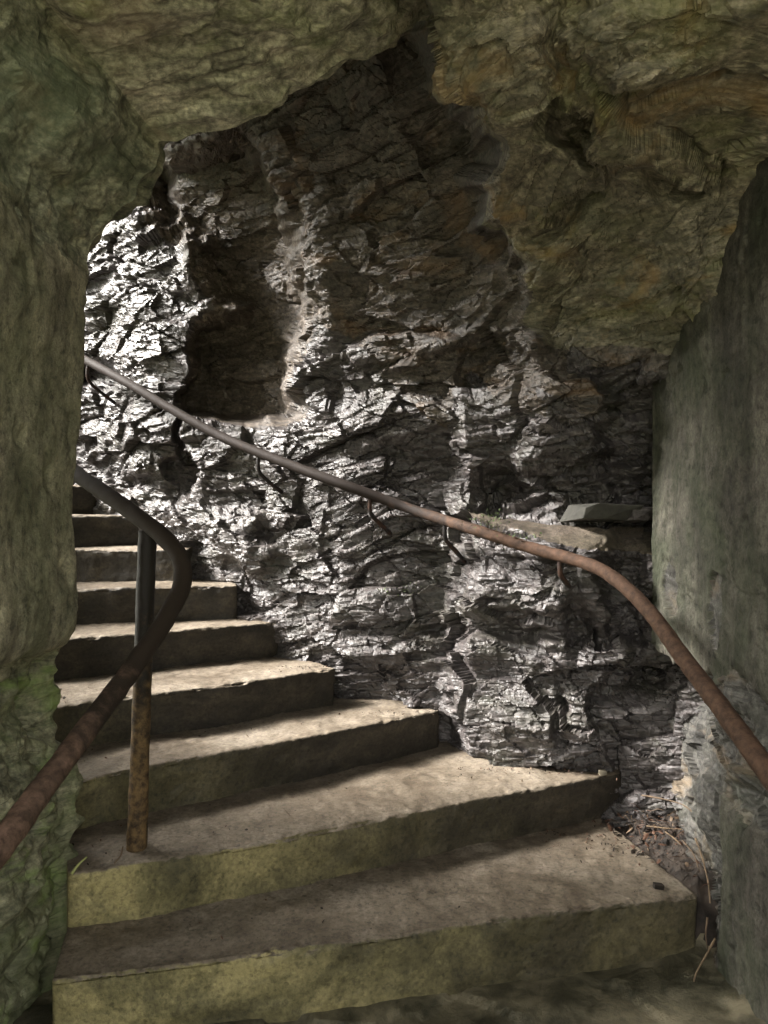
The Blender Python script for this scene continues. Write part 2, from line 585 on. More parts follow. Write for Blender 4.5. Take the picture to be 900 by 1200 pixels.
def back_depth(px, py):
    tx, tz = (px - CX) / F, (HZ - py) / F
    d0 = curtain(px)
    q0 = np.c_[px.ravel(), py.ravel(), np.zeros(px.size)]
    px0, py0 = px, py
    wx, wy = (fbm(q0, 46., 4, sd).reshape(px.shape) for sd in (971, 977))
    px = px0 + 15 * wx
    py = py0 + 11 * wy
    # the right-hand overhang and the higher vault left of the fracture
    iR = (tz + .266 * tx + .292) / 1.752
    iV = (tz + 1.38 * tx + 1.673) / 6.63
    bx = np.interp(py, [-900, -100, 20, 110, 190, 290, 380, 480], [330, 440, 480, 525, 560, 592, 622, 720])
    wig = 9 * np.sin(py / 23.) + 5 * np.sin(py / 9.3 + 1)
    m = sm(-16, 16, px - bx - wig)
    plane = iV * (1 - m) + iR * m
    plane = np.maximum(plane, tz / 2.0) * sm(110, 215, px + .12 * (py - 200) * (py < 200))
    plane = np.maximum(plane, .02)
    iv0 = 1 / d0
    k = .012 + .085 * sm(560, 660, px)
    hmx = np.clip(.5 + .5 * (plane - iv0) / k, 0, 1)
    inv = iv0 * (1 - hmx) + plane * hmx + k * hmx * (1 - hmx)
    d = 1 / inv
    over = sm(-.004, .02, plane - iv0)
    # -- niche: deep, clean on the right and below, ragged to the left
    rx_ = np.interp(py, [100, 150, 200, 260, 330, 400, 500], [285, 305, 325, 350, 363, 362, 353])
    lx_ = np.interp(py, [100, 180, 235, 270, 330, 370, 410, 440, 500], [60, 90, 135, 172, 225, 238, 222, 212, 207]) + 7 * np.sin(py / 11.)
    mr = sm(-4, 30, rx_ - .65 * px0 - .35 * px)
    ml = sm(-6, 26 + 45 * sm(400, 380, py), px - lx_)
    mb = sm(0, 16, 501 - .8 * py0 - .2 * py)
    mt = sm(150, 195, py + .25 * (px - 250))
    d = d + .40 * mr * ml * mb * mt
    # bright rib between the niche and the vault
    d = d - gauss(px, py, 372, 330, 22, 130, .05, -7)
    # -- ledge: a mortared shelf, cavity over it
    top = np.interp(px, [545, 560, 600, 640, 765, 800], [585, 596, 602, 606, 607, 607])
    bot = np.interp(px, [545, 560, 600, 640, 700, 765, 800], [590, 604, 622, 640, 650, 655, 655])
    on = sm(545, 565, px)
    pyl = .8 * py0 + .2 * py
    f = sm(0, 1, (pyl - top) / np.maximum(bot - top, 3))       # 0 above the shelf, 1 under its lip
    rec = sm(535, 650, px) * (1 - f) * sm(430, 560, py)
    d = d + .17 * rec
    d = d - .09 * on * f * sm(760, 690, py)
    d = d + gauss(px, py, 605, 578, 66, 26, .15, 0, 1) + gauss(px, py, 690, 580, 24, 20, .09, 0, 1)
    d = d - gauss(px, py, 640, 505, 58, 50, .12, 0, 1.2) - gauss(px, py, 735, 535, 28, 55, .10, 8, 1.2)
    # -- shelf of squared stones in mid wall and the hole beside it
    d = d - gauss(px, py, 478, 405, 66, 22, .10, -3, 3)
    d = d + gauss(px, py, 570, 425, 22, 26, .10, 10, 1.5)
    d = d - gauss(px, py, 620, 405, 34, 20, .12, 20, 2)
    d = d - gauss(px, py, 470, 490, 70, 40, .10, -5, 2)
    # lower wall: two courses, dark pockets
    d = d + gauss(px, py, 735, 700, 26, 58, .16, 0, 1.5) + gauss(px, py, 668, 730, 14, 34, .10, 0, 1.5)
    d = d + gauss(px, py, 570, 748, 90, 7, .05, -2, 1) + gauss(px, py, 755, 802, 26, 14, .10, -30, 1)
    d = d + gauss(px, py, 655, 835, 11, 34, .08, 0, 1)
    d = d - gauss(px, py, 600, 690, 60, 40, .07, 0, 2) - gauss(px, py, 470, 690, 70, 60, .06)
    d = d - .06 * sm(745, 765, py) * sm(420, 520, px)
    # toe of rock that spills at the foot
    d = d - .05 * sm(560, 700, py) * sm(420, 260, px) * sm(150, 230, px)
    d = d - gauss(px, py, 268, 622, 40, 28, .12, 10, 2) - gauss(px, py, 306, 655, 30, 18, .08, 0, 2)
    # deep grooves at left
    d = d + gauss(px, py, 212, 545, 12, 40, .16, 10, 2) + gauss(px, py, 165, 575, 30, 14, .10) + gauss(px, py, 108, 440, 22, 18, .2, 0, 2)
    # -- overhang lumps
    d = d - over * gauss(px, py, 840, 330, 70, 70, .12)
    ov = over * m
    d = d - ov * .6 * (gauss(px, py, 730, 95, 85, 85, .20) + gauss(px, py, 700, 200, 60, 30, .13, 15) + gauss(px, py, 585, 120, 55, 95, .12, 12)
                  + gauss(px, py, 690, 290, 60, 30, .10) + gauss(px, py, 560, 245, 34, 60, .10, 20))
    d = d + ov * (gauss(px, py, 655, 60, 20, 90, .10, 0, 1) + gauss(px, py, 668, 165, 12, 50, .16, -25) + gauss(px, py, 640, 265, 55, 14, .14, -30)
                  + gauss(px, py, 640, 340, 18, 45, .12, 20) + gauss(px, py, 780, 225, 70, 14, .10, 20))
    return d, m * over, over, mr * ml * mb * mt, on * sm(.06, .2, f) * sm(1.0, .86, f)


def axis(lo, a, b, hi, step, coarse):
    return np.concatenate([np.linspace(lo, a, max(2, int((a - lo) / coarse)), endpoint=False), np.linspace(a, b, int((b - a) / step), endpoint=False), np.linspace(b, hi, max(2, int((hi - b) / coarse)))])


gx = axis(-320, 70, 850, 1300, 1.6, 10)
gy = axis(-900, 0, 975, 1250, 1.6, 10)
PX, PY = np.meshgrid(gx, gy)
D, MR, OV, NI, LE = back_depth(PX, PY)
V = np.stack([(PX - CX) / F * D, D, (HZ - PY) / F * D], 2)
N = grid_normals(blur(V, 14))
N = np.where(np.sum(N * V, axis=2, keepdims=True) > 0, -N, N)
p = V.reshape(-1, 3)
amp = (1 - .15 * MR) * (1 - .25 * NI) * (1 - .88 * LE)
gxx, gyy = np.abs(np.gradient(D, axis=1)), np.abs(np.gradient(D, axis=0))
stp = np.hypot(gxx / np.gradient(gx)[None, :], gyy / np.gradient(gy)[:, None])
stp = np.where(OV > .5, stp - .006, stp)
amp = amp / (1 + (np.maximum(stp, 0) / .07) ** 2)
amp = amp.ravel()
dsp = rock_disp(p, 1.0)
qh = strata(p, .3)
v1, c1 = blocks(qh, (.52, .45, .24), 1005, 1.2, .9, .12)
v2, c2 = blocks(qh, (.24, .22, .085), 1011, 1.1, .9, .18)
v3, c3 = blocks(qh, (.09, .09, .032), 1017, 1.1, .9, .25)
dh_ = .05 * fbm(p, .6, 2, 1003) + .034 * v1 - .010 * c1 + .055 * ridge(qh, (.5, .42, .26), 1061, 1.2, .8) + .016 * v2 - .003 * c2 + .0055 * v3 + .0015 * facet(qh, (.22, .2, .026), 1041, .8) + .004 * ridge(qh, (.045, .045, .02), 1021, 1.2, .9) + .0015 * facet(qh, (.02, .02, .01), 1023, 1.4) + .001 * fbm(p, .03, 3, 1029)
hm = np.clip(MR, 0, 1).ravel()
dsp = (dsp * (1 - hm) + dh_ * hm) * amp
cell = np.maximum(np.linalg.norm(np.gradient(V, axis=0), axis=2), np.linalg.norm(np.gradient(V, axis=1), axis=2))
V = V + N * dsp.reshape(D.shape + (1,))
wst = (sm(.018, .045, cell) * ((PX > 70) & (PX < 850) & (PY > 0)))[:, :, None]
V = V * (1 - wst) + blur(V, 1, 2) * wst
V[:, :, 2] += EYE
Vf = V.reshape(-1, 3)
Fq = grid_faces(*D.shape)
fc = Vf[Fq].mean(axis=1)
mr_f, ov_f, ni_f, le_f = (a.ravel()[Fq].mean(axis=1) for a in (MR, OV, NI, LE))
open_left = (fc[:, 2] > EYE + 3.6 + .3 * np.sin(fc[:, 0] * 3)) | (fc[:, 1] < .5)
keep = ~open_left
is_over = keep & (ov_f > .5)
pyf, pxf = (a.ravel()[Fq].mean(axis=1) for a in (PY, PX))
pxf = pxf + 14 * fbm(fc, .12, 3, 1101)
is_hang = is_over & (mr_f > .45)
is_vault = keep & ~is_hang & (ni_f <= .12) & ((is_over) | (ov_f > .12) & (pxf < 640) & (pxf > 300) | (pxf > 285) & (pyf < np.interp(pxf, [285, 345, 400, 440, 500, 560, 620, 700], [150, 228, 236, 268, 268, 300, 360, 430])))  # vault's brown rock, widened over the upper wall to paint in its shade
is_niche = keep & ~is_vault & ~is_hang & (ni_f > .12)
is_ledge = keep & ~is_vault & ~is_hang & ~is_niche & (le_f > .45)
is_face = keep & ~is_vault & ~is_hang & ~is_niche & ~is_ledge

rock_wall = tag(empty('rock_wall', (.1, 3.6, 0)), 'wet grey slate rock face with a dark niche, rising behind the handrail and steps', 'rock wall', kind='thing')
sub_mesh('rock_face', Vf, Fq, is_face, M['wet_slate'], rock_wall, False)
sub_mesh('niche', Vf, Fq, is_niche, M['niche_rock'], rock_wall, False)['label'] = 'dark smooth-backed niche cut in the rock'
M['mortar'] = plaster_material('mortar', (.045, .035, .026), (.08, .063, .048), (.12, .096, .074), (.09, .09, .04), .2)
sub_mesh('ledge', Vf, Fq, is_ledge, M['mortar'], rock_wall)['label'] = 'smooth sloping mortar ledge'

roof = tag(empty('rock_overhang', (.3, 2.2, EYE + 1.2)), 'rough brown and olive rock roof hanging over the passage and the steps', 'rock roof', kind='thing')
sub_mesh('hanging_rock', Vf, Fq, is_hang, M['hanging_rock'], roof, False)['label'] = 'lumpy olive and ochre overhang'
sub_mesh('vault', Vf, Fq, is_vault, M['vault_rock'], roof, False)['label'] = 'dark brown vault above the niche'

# unseen sheet added over the stair bend to block sky and trim sunlight
X, Y = np.meshgrid(np.linspace(-2.6, -.25, 120), np.linspace(2.2, 5.6, 150))
p = np.c_[X.ravel(), Y.ravel(), np.zeros(X.size)]
Zr = 2.03 + .72 * sm(-1.05, -2.2, X.ravel()) + .42 * sm(-1.0, -.35, X.ravel()) + rock_disp(p, 1.2)
mesh_obj('stair_light_baffle', np.c_[p[:, :2], Zr + EYE], grid_faces(*X.shape), M['vault_rock'], roof)

# ------------------------------------------------------------------ left wall, its haunch and the near roof slab (one profile, carried along the passage)
DE = 2.35
prof_px = [(40, 1330), (60, 1200), (75, 1100), (84, 1020), (88, 900), (74, 862), (54, 830), (55, 792), (70, 765), (92, 738), (97, 700), (92, 600), (95, 500), (104, 400), (112, 330),
           (122, 300), (150, 265), (176, 235), (190, 207), (193, 186), (191, 172), (215, 163), (290, 145), (380, 98), (470, 45), (560, -15), (700, -80), (1000, -130)]
prof = np.array([((px - CX) / F * DE, (HZ - py) / F * DE) for px, py in prof_px])
dense = catmull(np.c_[prof, np.zeros(len(prof))], 3000)[:, :2]
arc = np.concatenate([[0], np.cumsum(np.linalg.norm(np.diff(dense, axis=0), axis=1))])
NS = 560
sarc = np.linspace(0, arc[-1], NS)
pr = np.c_[np.interp(sarc, arc, dense[:, 0]), np.interp(sarc, arc, dense[:, 1])]
key_arc = np.array([arc[np.argmin(np.sum((dense - q) ** 2, axis=1))] for q in prof])
a_plaster0, a_plaster1, a_crease = key_arc[8], key_arc[14], key_arc[20]
wh = sm(key_arc[13], key_arc[19], sarc) * (1 - .75 * sm(key_arc[20], key_arc[23], sarc))
turn = sm(key_arc[14], key_arc[21], sarc)                          # outward direction swings from sideways to upward
od = np.stack([-np.cos(turn * np.pi / 2), np.sin(turn * np.pi / 2)], 1)
td = np.concatenate([np.linspace(-.12, .7, 20, endpoint=False), np.linspace(.7, DE - .03, 250)])
te = np.concatenate([np.linspace(0, .05, 8), np.linspace(.06, .4, 40), np.linspace(.45, 3.2, 40)])
rows = []
for t in td:
    b = DE - t
    q = pr.copy()
    bb = min(b, 1.2)
    q[:, 0] += -.24 * bb * wh
    q[:, 1] += .15 * bb * wh
    rows.append(np.c_[q[:, 0], np.full(NS, t), q[:, 1]])
for e in te:
    q = pr + od * e
    y = DE - .03 + .045 * sm(0, .05, e) + np.zeros(NS) + .10 * min(e, 1.0) * turn + 1.5 * min(max(e - .02, 0), .36) * sm(.22, .42, pr[:, 1]) * (1 - turn)  # unseen end face leans back, shaped to shade the rails and right wall
    rows.append(np.c_[q[:, 0], y, q[:, 1]])
V = np.array(rows)
N = grid_normals(V)
inward = np.array([0.0, 1.2, .0]) - V
N = grid_normals(blur(V, 5))
N = np.where(np.sum(N * inward, axis=2, keepdims=True) < 0, -N, N)
p = V.reshape(-1, 3)
S = np.broadcast_to(sarc, V.shape[:2]).ravel()
edge = .05 * fbm(p, .12, 3, 5)
pl = sm(a_plaster0 - .02, a_plaster0 + .015, S + edge) * sm(a_plaster1 + .10, a_plaster1 - .02, S + edge * 1.5)      # 1 on plaster
ha = sm(a_plaster1 - .02, a_plaster1 + .1, S + edge * 1.5) * sm(a_crease + .05, a_crease - .03, S)
ce = sm(a_crease - .05, a_crease + .05, S)
rub = sm(a_plaster0 + .015, a_plaster0 - .02, S + edge)
q = strata(p, .1)
dl = .012 * fbm(p, .3, 4, 11) + .004 * fbm(p, .05, 4, 12) - .012 * sm(.45, .8, fbm(p, .09, 4, 14))
vr, cr_ = blocks(q, (.13, .13, .07), 221, 1.0, .9, .2)
dr = -.045 + .009 * vr - .016 * cr_ - .045 * ridge(q, (.15, .15, .085), 201, 1.1, 1.0) - .020 * ridge(q, (.07, .07, .04), 205, 1.2, 1.0) + .006 * facet(q, (.05, .05, .03), 209, 1.2) + .012 * fbm(p, .12, 4, 207)
dh = .010 * facet(q, (.14, .14, .08), 315, 1.0) + .004 * facet(q, (.05, .05, .03), 317, 1.3) + .030 * fbm(p, .28, 3, 301) + .030 * ridge(q, (.22, .22, .15), 305, 1.0, .9) + .010 * ridge(q, (.08, .08, .05), 309, 1.0, .9, -1.0) + .004 * fbm(p, .05, 3, 302)
dc = .028 * fbm(p, .4, 3, 401) + .018 * facet(strata(p, .15), (.42, .13, .07), 421, 1.0, .9) + .008 * facet(strata(p, .15), (.16, .055, .03), 425, 1.1, .9) + .020 * ridge(strata(p, .15), (.36, .30, .12), 405, 1.0, .9) + .012 * ridge(strata(p, .15), (.12, .10, .035), 411, 1.1, .9) + .004 * facet(strata(p, .15), (.07, .07, .02), 413, 1.2) + .002 * fbm(p, .04, 3, 402)
dd = dl * pl + dr * rub + dh * ha + dc * ce
V = V + N * dd.reshape(V.shape[:2] + (1,))
V = .35 * V + .65 * blur(V, 1, 1)
V[:, :, 2] += EYE
Vf = V.reshape(-1, 3)
Fq = grid_faces(*V.shape[:2])
pf, rf, hf, cf = (a[Fq].mean(axis=1) for a in (pl, rub, ha, ce))
best = np.argmax(np.stack([pf, rf, hf, cf]), axis=0)
left_wall = tag(empty('plastered_wall', (-.95, 1.2, 0)), 'mossy plastered wall beside the short bent handrail, with rubble showing at its foot', 'wall', kind='thing')
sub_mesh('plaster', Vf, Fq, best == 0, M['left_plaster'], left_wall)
sub_mesh('rubble_base', Vf, Fq, best == 1, M['moss_rubble'], left_wall, False)['label'] = 'bare rubble spotted with bright green moss'
sub_mesh('haunch', Vf, Fq, best == 2, M['haunch_rock'], left_wall, False)['label'] = 'bulging rounded top of the wall under the roof'
sub_mesh('near_slab', Vf, Fq, best == 3, M['slab_rock'], roof, False)['label'] = 'pale olive slab of the roof'

# ------------------------------------------------------------------ right wall
XR = 1.03
yd = np.concatenate([np.linspace(-.12, 1.6, 40, endpoint=False), np.linspace(1.6, 2.95, 230)])
ye = np.concatenate([np.linspace(.004, .05, 8), np.linspace(.06, .5, 70)])
zz = np.concatenate([np.linspace(-1.5, 1.0, 420, endpoint=False), np.linspace(1.0, 2.2, 40)])
Y, Z = np.meshgrid(np.concatenate([yd, np.full(len(ye), 2.95)]), zz)
X = np.full_like(Y, XR)
X[:, len(yd):] += ye[None, :]
Y[:, len(yd):] += .025 * sm(0, .05, ye)[None, :]
V = np.stack([X, Y, Z], 2)
p = V.reshape(-1, 3)
e1 = .07 * fbm(p, .16, 4, 21)
y_, z_ = p[:, 1], p[:, 2]
band = sm(-.51, -.54, z_ + e1) * np.maximum(sm(-.90, -.86, z_ + e1), sm(2.37, 2.40, y_ + .6 * e1))
pxr, pyr = CX + F * p[:, 0] / np.maximum(p[:, 1], .3), HZ - F * z_ / np.maximum(p[:, 1], .3)
hole = np.zeros(len(p))
for cy_, cz_, ry_, rz_ in ((2.78, -.27, .07, .13), (2.4, -.30, .045, .12), (2.05, -.33, .03, .03)):
    r2 = ((y_ - cy_) / ry_) ** 2 + ((z_ - cz_) / rz_) ** 2 + 11 * e1
    hole = np.maximum(hole, sm(1.0, .8, r2))
rubm = np.maximum(band, hole)
V[:, :, 1] += (.45 * band * sm(2.55, 2.95, y_)).reshape(X.shape)
q = strata(p, .0)
dpl = .010 * fbm(p, .35, 4, 31) + .003 * fbm(p, .04, 4, 33) - .008 * sm(.5, .8, fbm(p, .10, 4, 34))
crack = np.exp(-((z_ + .22 + .02 * fbm(p, .2, 2, 35)) / .004) ** 2) * sm(2.45, 2.35, y_)
dpl = dpl - .008 * crack
drb = -.045 - .09 * sm(2.35, 2.9, y_) * band + -.05 * ridge(q, (.20, .20, .14), 501, 1.1, 1.0) - .022 * ridge(q, (.09, .09, .07), 505, 1.2, 1.0) - .006 * ridge(q, (.035, .035, .022), 509, 1.3, 1.0) + .014 * facet(q, (.13, .13, .085), 511, .8) + .006 * facet(q, (.06, .06, .04), 513, 1.3) + .003 * fbm(p, .03, 3, 507)
drb = np.where(hole > band, -.010 + .2 * drb, drb)
off = dpl * (1 - rubm) + drb * rubm
N = grid_normals(V)
N = np.where(N[:, :, :1] + .5 * N[:, :, 1:2] > 0, -N, N)
V = V + N * off.reshape(X.shape)[:, :, None]
V[:, :, 2] += EYE
Vf = V.reshape(-1, 3)
Fq = grid_faces(*X.shape)
rbf = rubm[Fq].mean(axis=1) > .5
right_wall = tag(empty('rendered_wall', (1.05, 1.8, 0)), 'grey brown rendered wall streaked with damp, the long handrail running down in front', 'wall', kind='thing')
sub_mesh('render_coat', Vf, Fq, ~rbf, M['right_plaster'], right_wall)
sub_mesh('bare_rubble', Vf, Fq, rbf, M['rubble'], right_wall, False)['label'] = 'broken stones laid bare where the render fell away'

# ------------------------------------------------------------------ the stairs
RISE = .172


def step_z(n):
    return -(8 - n) * RISE - .03


def unproj(px, py, z):
    d = z * F / (HZ - py)
    return np.array([(px - CX) / F * d, d])


edges = {
    1: [(60, 1150), (200, 1132), (325, 1115), (450, 1099), (575, 1078), (730, 1060), (820, 1050)],
    2: [(80, 1025), (150, 1014), (300, 990), (450, 959), (625, 925), (733, 905)],
    3: [(85, 916), (150, 902), (300, 875), (450, 846), (517, 832)],
    4: [(50, 833), (95, 823), (270, 802), (394, 783)],
    5: [(80, 749), (240, 736), (328, 729)],
    6: [(97, 690), (220, 687), (278, 686)],
}
stairs = tag(empty('concrete_staircase', (0, 2.3, 0)), 'flight of worn concrete steps curving up towards the daylight between rock walls', 'staircase', kind='thing')
edge3 = {}
for n, e in edges.items():
    edge3[n] = np.array([unproj(px, py, step_z(n)) for px, py in e])
edge3[7] = np.array([(-1.66, 3.98), (-1.3, 3.98), (-1.03, 3.96)])
edge3[8] = np.array([(-1.95, 4.10), (-1.6, 4.22), (-1.33, 4.30)])
edge3[9] = np.array([(-2.2, 4.05), (-1.9, 4.35), (-1.66, 4.55)])
edge3[10] = np.array([(-2.35, 3.4), (-2.2, 4.0), (-2.05, 4.85)])
edge3[11] = np.array([(-2.65, 3.4), (-2.5, 4.1), (-2.4, 5.0)])
edge3[12] = np.array([(-2.95, 3.4), (-2.85, 4.2), (-2.75, 5.2)])
for n in sorted(edge3):
    e = edge3[n]
    d0 = (e[1] - e[0]) / np.linalg.norm(e[1] - e[0])
    if 3 <= n <= 9:
        e = np.vstack([e[0] - d0 * (.30 if n < 9 else .2), e])
    L = np.concatenate([[0], np.cumsum(np.linalg.norm(np.diff(e, axis=0), axis=1))])
    NU = 260 if n < 5 else 140
    s = np.linspace(0, L[-1], NU)
    fx, fy = np.interp(s, L, e[:, 0]), np.interp(s, L, e[:, 1])
    kern = np.ones(31) / 31
    pad = lambda a: np.convolve(np.concatenate([2 * a[0] - a[15:0:-1], a, 2 * a[-1] - a[-2:-17:-1]]), kern, 'valid')
    fx, fy = pad(fx), pad(fy)
    t = e[-1] - e[0]
    t /= np.linalg.norm(t)
    back = np.array([-t[1], t[0]])
    zt = step_z(n)
    zb = zt - RISE - .05
    depth = {1: .75, 2: .75, 3: .6, 4: .55, 5: .5, 6: .45, 7: .4, 8: .45, 9: .5}.get(n, .5)
    R = .012
    # side profile: foot of the riser, nosing, tread
    prof_s = [(0.0 + .012 * (1 - k) , zb + (zt - R - zb) * k) for k in np.linspace(0, 1, 34)]
    prof_s += [(R - R * math.cos(a), zt - R + R * math.sin(a)) for a in np.linspace(.2, math.pi / 2, 7)]
    prof_s += [(R + (depth - R) * k, zt + .004 * math.sin(k * 3)) for k in np.linspace(.012, 1, 60)]
    prof_s += [(depth, zb), (depth * .5, zb)]
    prof_s = np.array(prof_s)
    NV = len(prof_s)
    B = np.zeros((NU, NV, 3))
    B[:, :, 0] = fx[:, None] + back[0] * prof_s[None, :, 0]
    B[:, :, 1] = fy[:, None] + back[1] * prof_s[None, :, 0]
    B[:, :, 2] = prof_s[None, :, 1]
    pp = B.reshape(-1, 3)
    riser = (np.arange(NV) < 41).astype(float)
    nx = np.zeros((NV, 3))
    nx[:34] = [-back[0], -back[1], 0]
    nx[34:41] = [-back[0] * .7, -back[1] * .7, .7]
    nx[41:101] = [0, 0, 1]
    chips = .7 * np.clip(fbm(pp, .05, 4, 700 + n) - .22, 0, 1) + .12 * np.clip(fbm(pp, .018, 2, 720 + n), 0, 1) + .9 * np.clip(fbm(pp, .16, 3, 740 + n) - .45, 0, 1)
    near_edge = np.exp(-((np.arange(NV) - 37) / 5.) ** 2)
    dsp = .0065 * fbm(pp, .22, 4, 600 + n) + .0022 * fbm(pp, .035, 3, 640 + n)
    dsp = dsp.reshape(NU, NV) - chips.reshape(NU, NV) * .022 * near_edge[None, :]
    lowcut = np.exp(-((np.arange(NV) - 8) / 3.) ** 2) * np.clip(fbm(pp.reshape(NU, NV, 3)[:, 8], .25, 3, 660 + n), -.2, 1)[:, None]
    dsp = dsp - .008 * lowcut
    B += nx[None] * dsp[:, :, None]
    # round the two ends of the block
    ew = np.exp(-np.minimum(s, L[-1] - s) / .012)
    B[:, :41] += (np.array([back[0], back[1], -.3]) * .012)[None, None] * ew[:, None, None]
    B[:, 41:60] += np.array([0, 0, -.006])[None, None] * ew[:, None, None]
    B[:, :, 2] += EYE
    Vs = B.reshape(-1, 3)
    faces = []
    for i in range(NU - 1):
        for j in range(NV):
            k = (j + 1) % NV
            faces.append((i * NV + j, (i + 1) * NV + j, (i + 1) * NV + k, i * NV + k))
    faces.append(tuple(range(NV)))
    faces.append(tuple((NU - 1) * NV + j for j in range(NV - 1, -1, -1)))
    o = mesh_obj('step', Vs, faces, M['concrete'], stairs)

# ------------------------------------------------------------------ floor and outside ground
xs, ys = np.linspace(-1.3, 1.4, 170), np.concatenate([np.linspace(-2.0, 1.4, 40, endpoint=False), np.linspace(1.4, 2.9, 170)])
X, Y = np.meshgrid(xs, ys)
p = np.c_[X.ravel(), Y.ravel(), np.zeros(X.size)]
zf = -1.436 + .012 * fbm(p, .3, 4, 801) + .010 * facet(p, (.22, .22, .3), 805, .5) + .05 * sm(.75, 1.15, X.ravel()) * (1 + .5 * fbm(p, .09, 3, 809))
fl = mesh_obj('floor', np.c_[p[:, :2], zf + EYE], grid_faces(*X.shape), floor_material())
tag(fl, kind='structure')
g = mesh_obj('ground', [(-300, -300, -.06), (300, -300, -.06), (300, 300, -.06), (-300, 300, -.06)], [(0, 1, 2, 3)], ground_material())
tag(g, kind='structure')

# added out of view: a pale strip bouncing daylight, a slope blocking low sky
X, Y = np.meshgrid(np.linspace(-1.6, 1.9, 60), np.linspace(-9.0, -1.95, 120))
p = np.c_[X.ravel(), Y.ravel(), np.zeros(X.size)]
tag(mesh_obj('path', np.c_[p[:, :2], -.012 + .012 * fbm(p, .3, 4, 811)], grid_faces(*X.shape), simple('bounce_strip_pale', (.36, .33, .25), .9, .3, 12)), kind='structure')  # pale path made up to bounce daylight into the passage
X, Y = np.meshgrid(np.concatenate([np.linspace(-2.95, -12, 120), np.linspace(-12.5, -40, 20)]), np.linspace(-.5, 14, 150))
p = np.c_[X.ravel(), Y.ravel(), np.zeros(X.size)]
Zh = EYE + .62 + .58 * (-2.95 - X.ravel()) + .18 * fbm(p, 1.2, 5, 821)
tag(mesh_obj('sky_block_slope', np.c_[p[:, :2], Zh], grid_faces(*X.shape), ground_material()), kind='structure')

# ------------------------------------------------------------------ wall handrail
rail_px = [(60, 398, None), (97, 420, None), (150, 449, None), (200, 479, None), (260, 512, None), (330, 541, None), (400, 567, None), (480, 596, None), (560, 622, None), (625, 643, 2.95),
           (670, 655, 2.84), (705, 668, 2.72), (735, 690, 2.60), (765, 722, 2.46), (800, 770, 2.29), (850, 836, 2.04), (900, 905, 1.83), (980, 1010, 1.55), (1080, 1140, 1.28)]
rp = []
for px, py, d in rail_px:
    if d is None:
        d = float(curtain(np.array([px]))[0]) - .24
    rp.append(P(px, py, d))
path = catmull(rp, 260)
wall_rail = tag(empty('wall_handrail', rp[9]), 'long rusty iron handrail on brackets along the rock wall, bending down to the right', 'handrail', kind='thing')
wid = np.interp(path[:, 1], [1.3, 1.9, 2.6, 3.2, 4.4], [.0295, .0275, .024, .0225, .024])
tube('rail', path, wid, M['wall_rail'], wall_rail, 22, .06, .022, 3)
for px, py in ((104, 424), (305, 531), (434, 580), (520, 610), (655, 652)):
    i = np.argmin((CX + F * path[:, 0] / path[:, 1] - px) ** 2)
    a = path[i]
    s = a[1] / F
    b = a + np.array([.002, .0, -.024 * a[1]])
    c = b + np.array([.014 * a[1], .05, -.016 * a[1]])
    dpt = c + np.array([.022 * a[1], .20, -.022 * a[1]])
    tube('bracket', catmull([a, b, c, dpt], 16), .0095, M['bracket'], wall_rail, 10, .1, .02, int(px))

# ------------------------------------------------------------------ inner handrail with its post
ip = [(30, 505, 3.3), (85, 552, 2.86), (120, 576, 2.68), (158, 603, 2.52), (190, 628, 2.42), (210, 652, 2.36), (214, 680, 2.30), (196, 722, 2.17), (150, 790, 1.95), (100, 857, 1.72), (50, 924, 1.52), (0, 992, 1.36), (-60, 1072, 1.20), (-150, 1190, 1.04)]
ipt = [P(*q) for q in ip]
path = catmull(ipt, 220)
inner = tag(empty('inner_handrail', P(160, 990, 2.42)), 'short bent iron handrail on a single post, red with rust at its lower end', 'handrail', kind='thing')
tube('rail', path, np.interp(path[:, 1], [1.0, 1.5, 2.2, 2.9], [.0255, .0255, .027, .031]), M['inner_rail'], inner, 24, .05, .03, 9, .9)
base = P(160, 992, 2.40)
base[2] = EYE + step_z(2) - .01
topp = P(173, 622, 2.475)
pp_ = np.array([base + (topp - base) * k for k in np.linspace(0, 1, 90)])
r_ = np.full(90, .029) + .003 * np.clip(1 - np.linspace(0, 3, 90), 0, 1)
post = tube('post', pp_, r_, M['post'], inner, 22, .05, .03, 12)
post['label'] = 'black painted post flaking to yellow rust at its foot'

# ------------------------------------------------------------------ litter, twigs, leaves, stones
Z1 = EYE + step_z(1)
litter_v, litter_f = [], []


def leaf_quad(c, size, out_v, out_f):
    a = rng.uniform(0, 6.28)
    tilt = rng.normal(0, .5, 2)
    u = np.array([math.cos(a), math.sin(a), tilt[0]]) * size
    v = np.array([-math.sin(a), math.cos(a), tilt[1]]) * size * rng.uniform(.3, .7)
    k = len(out_v)
    up = np.array([0, 0, size * rng.uniform(.1, .5)])
    out_v += [c - u, c - .3 * u - v, c + up * .6, c + .5 * u - .8 * v, c + u, c + .4 * u + .9 * v, c - .4 * u + v]
    out_f += [(k, k + 1, k + 2), (k + 1, k + 3, k + 2), (k + 3, k + 4, k + 2), (k + 4, k + 5, k + 2), (k + 5, k + 6, k + 2), (k + 6, k, k + 2)]


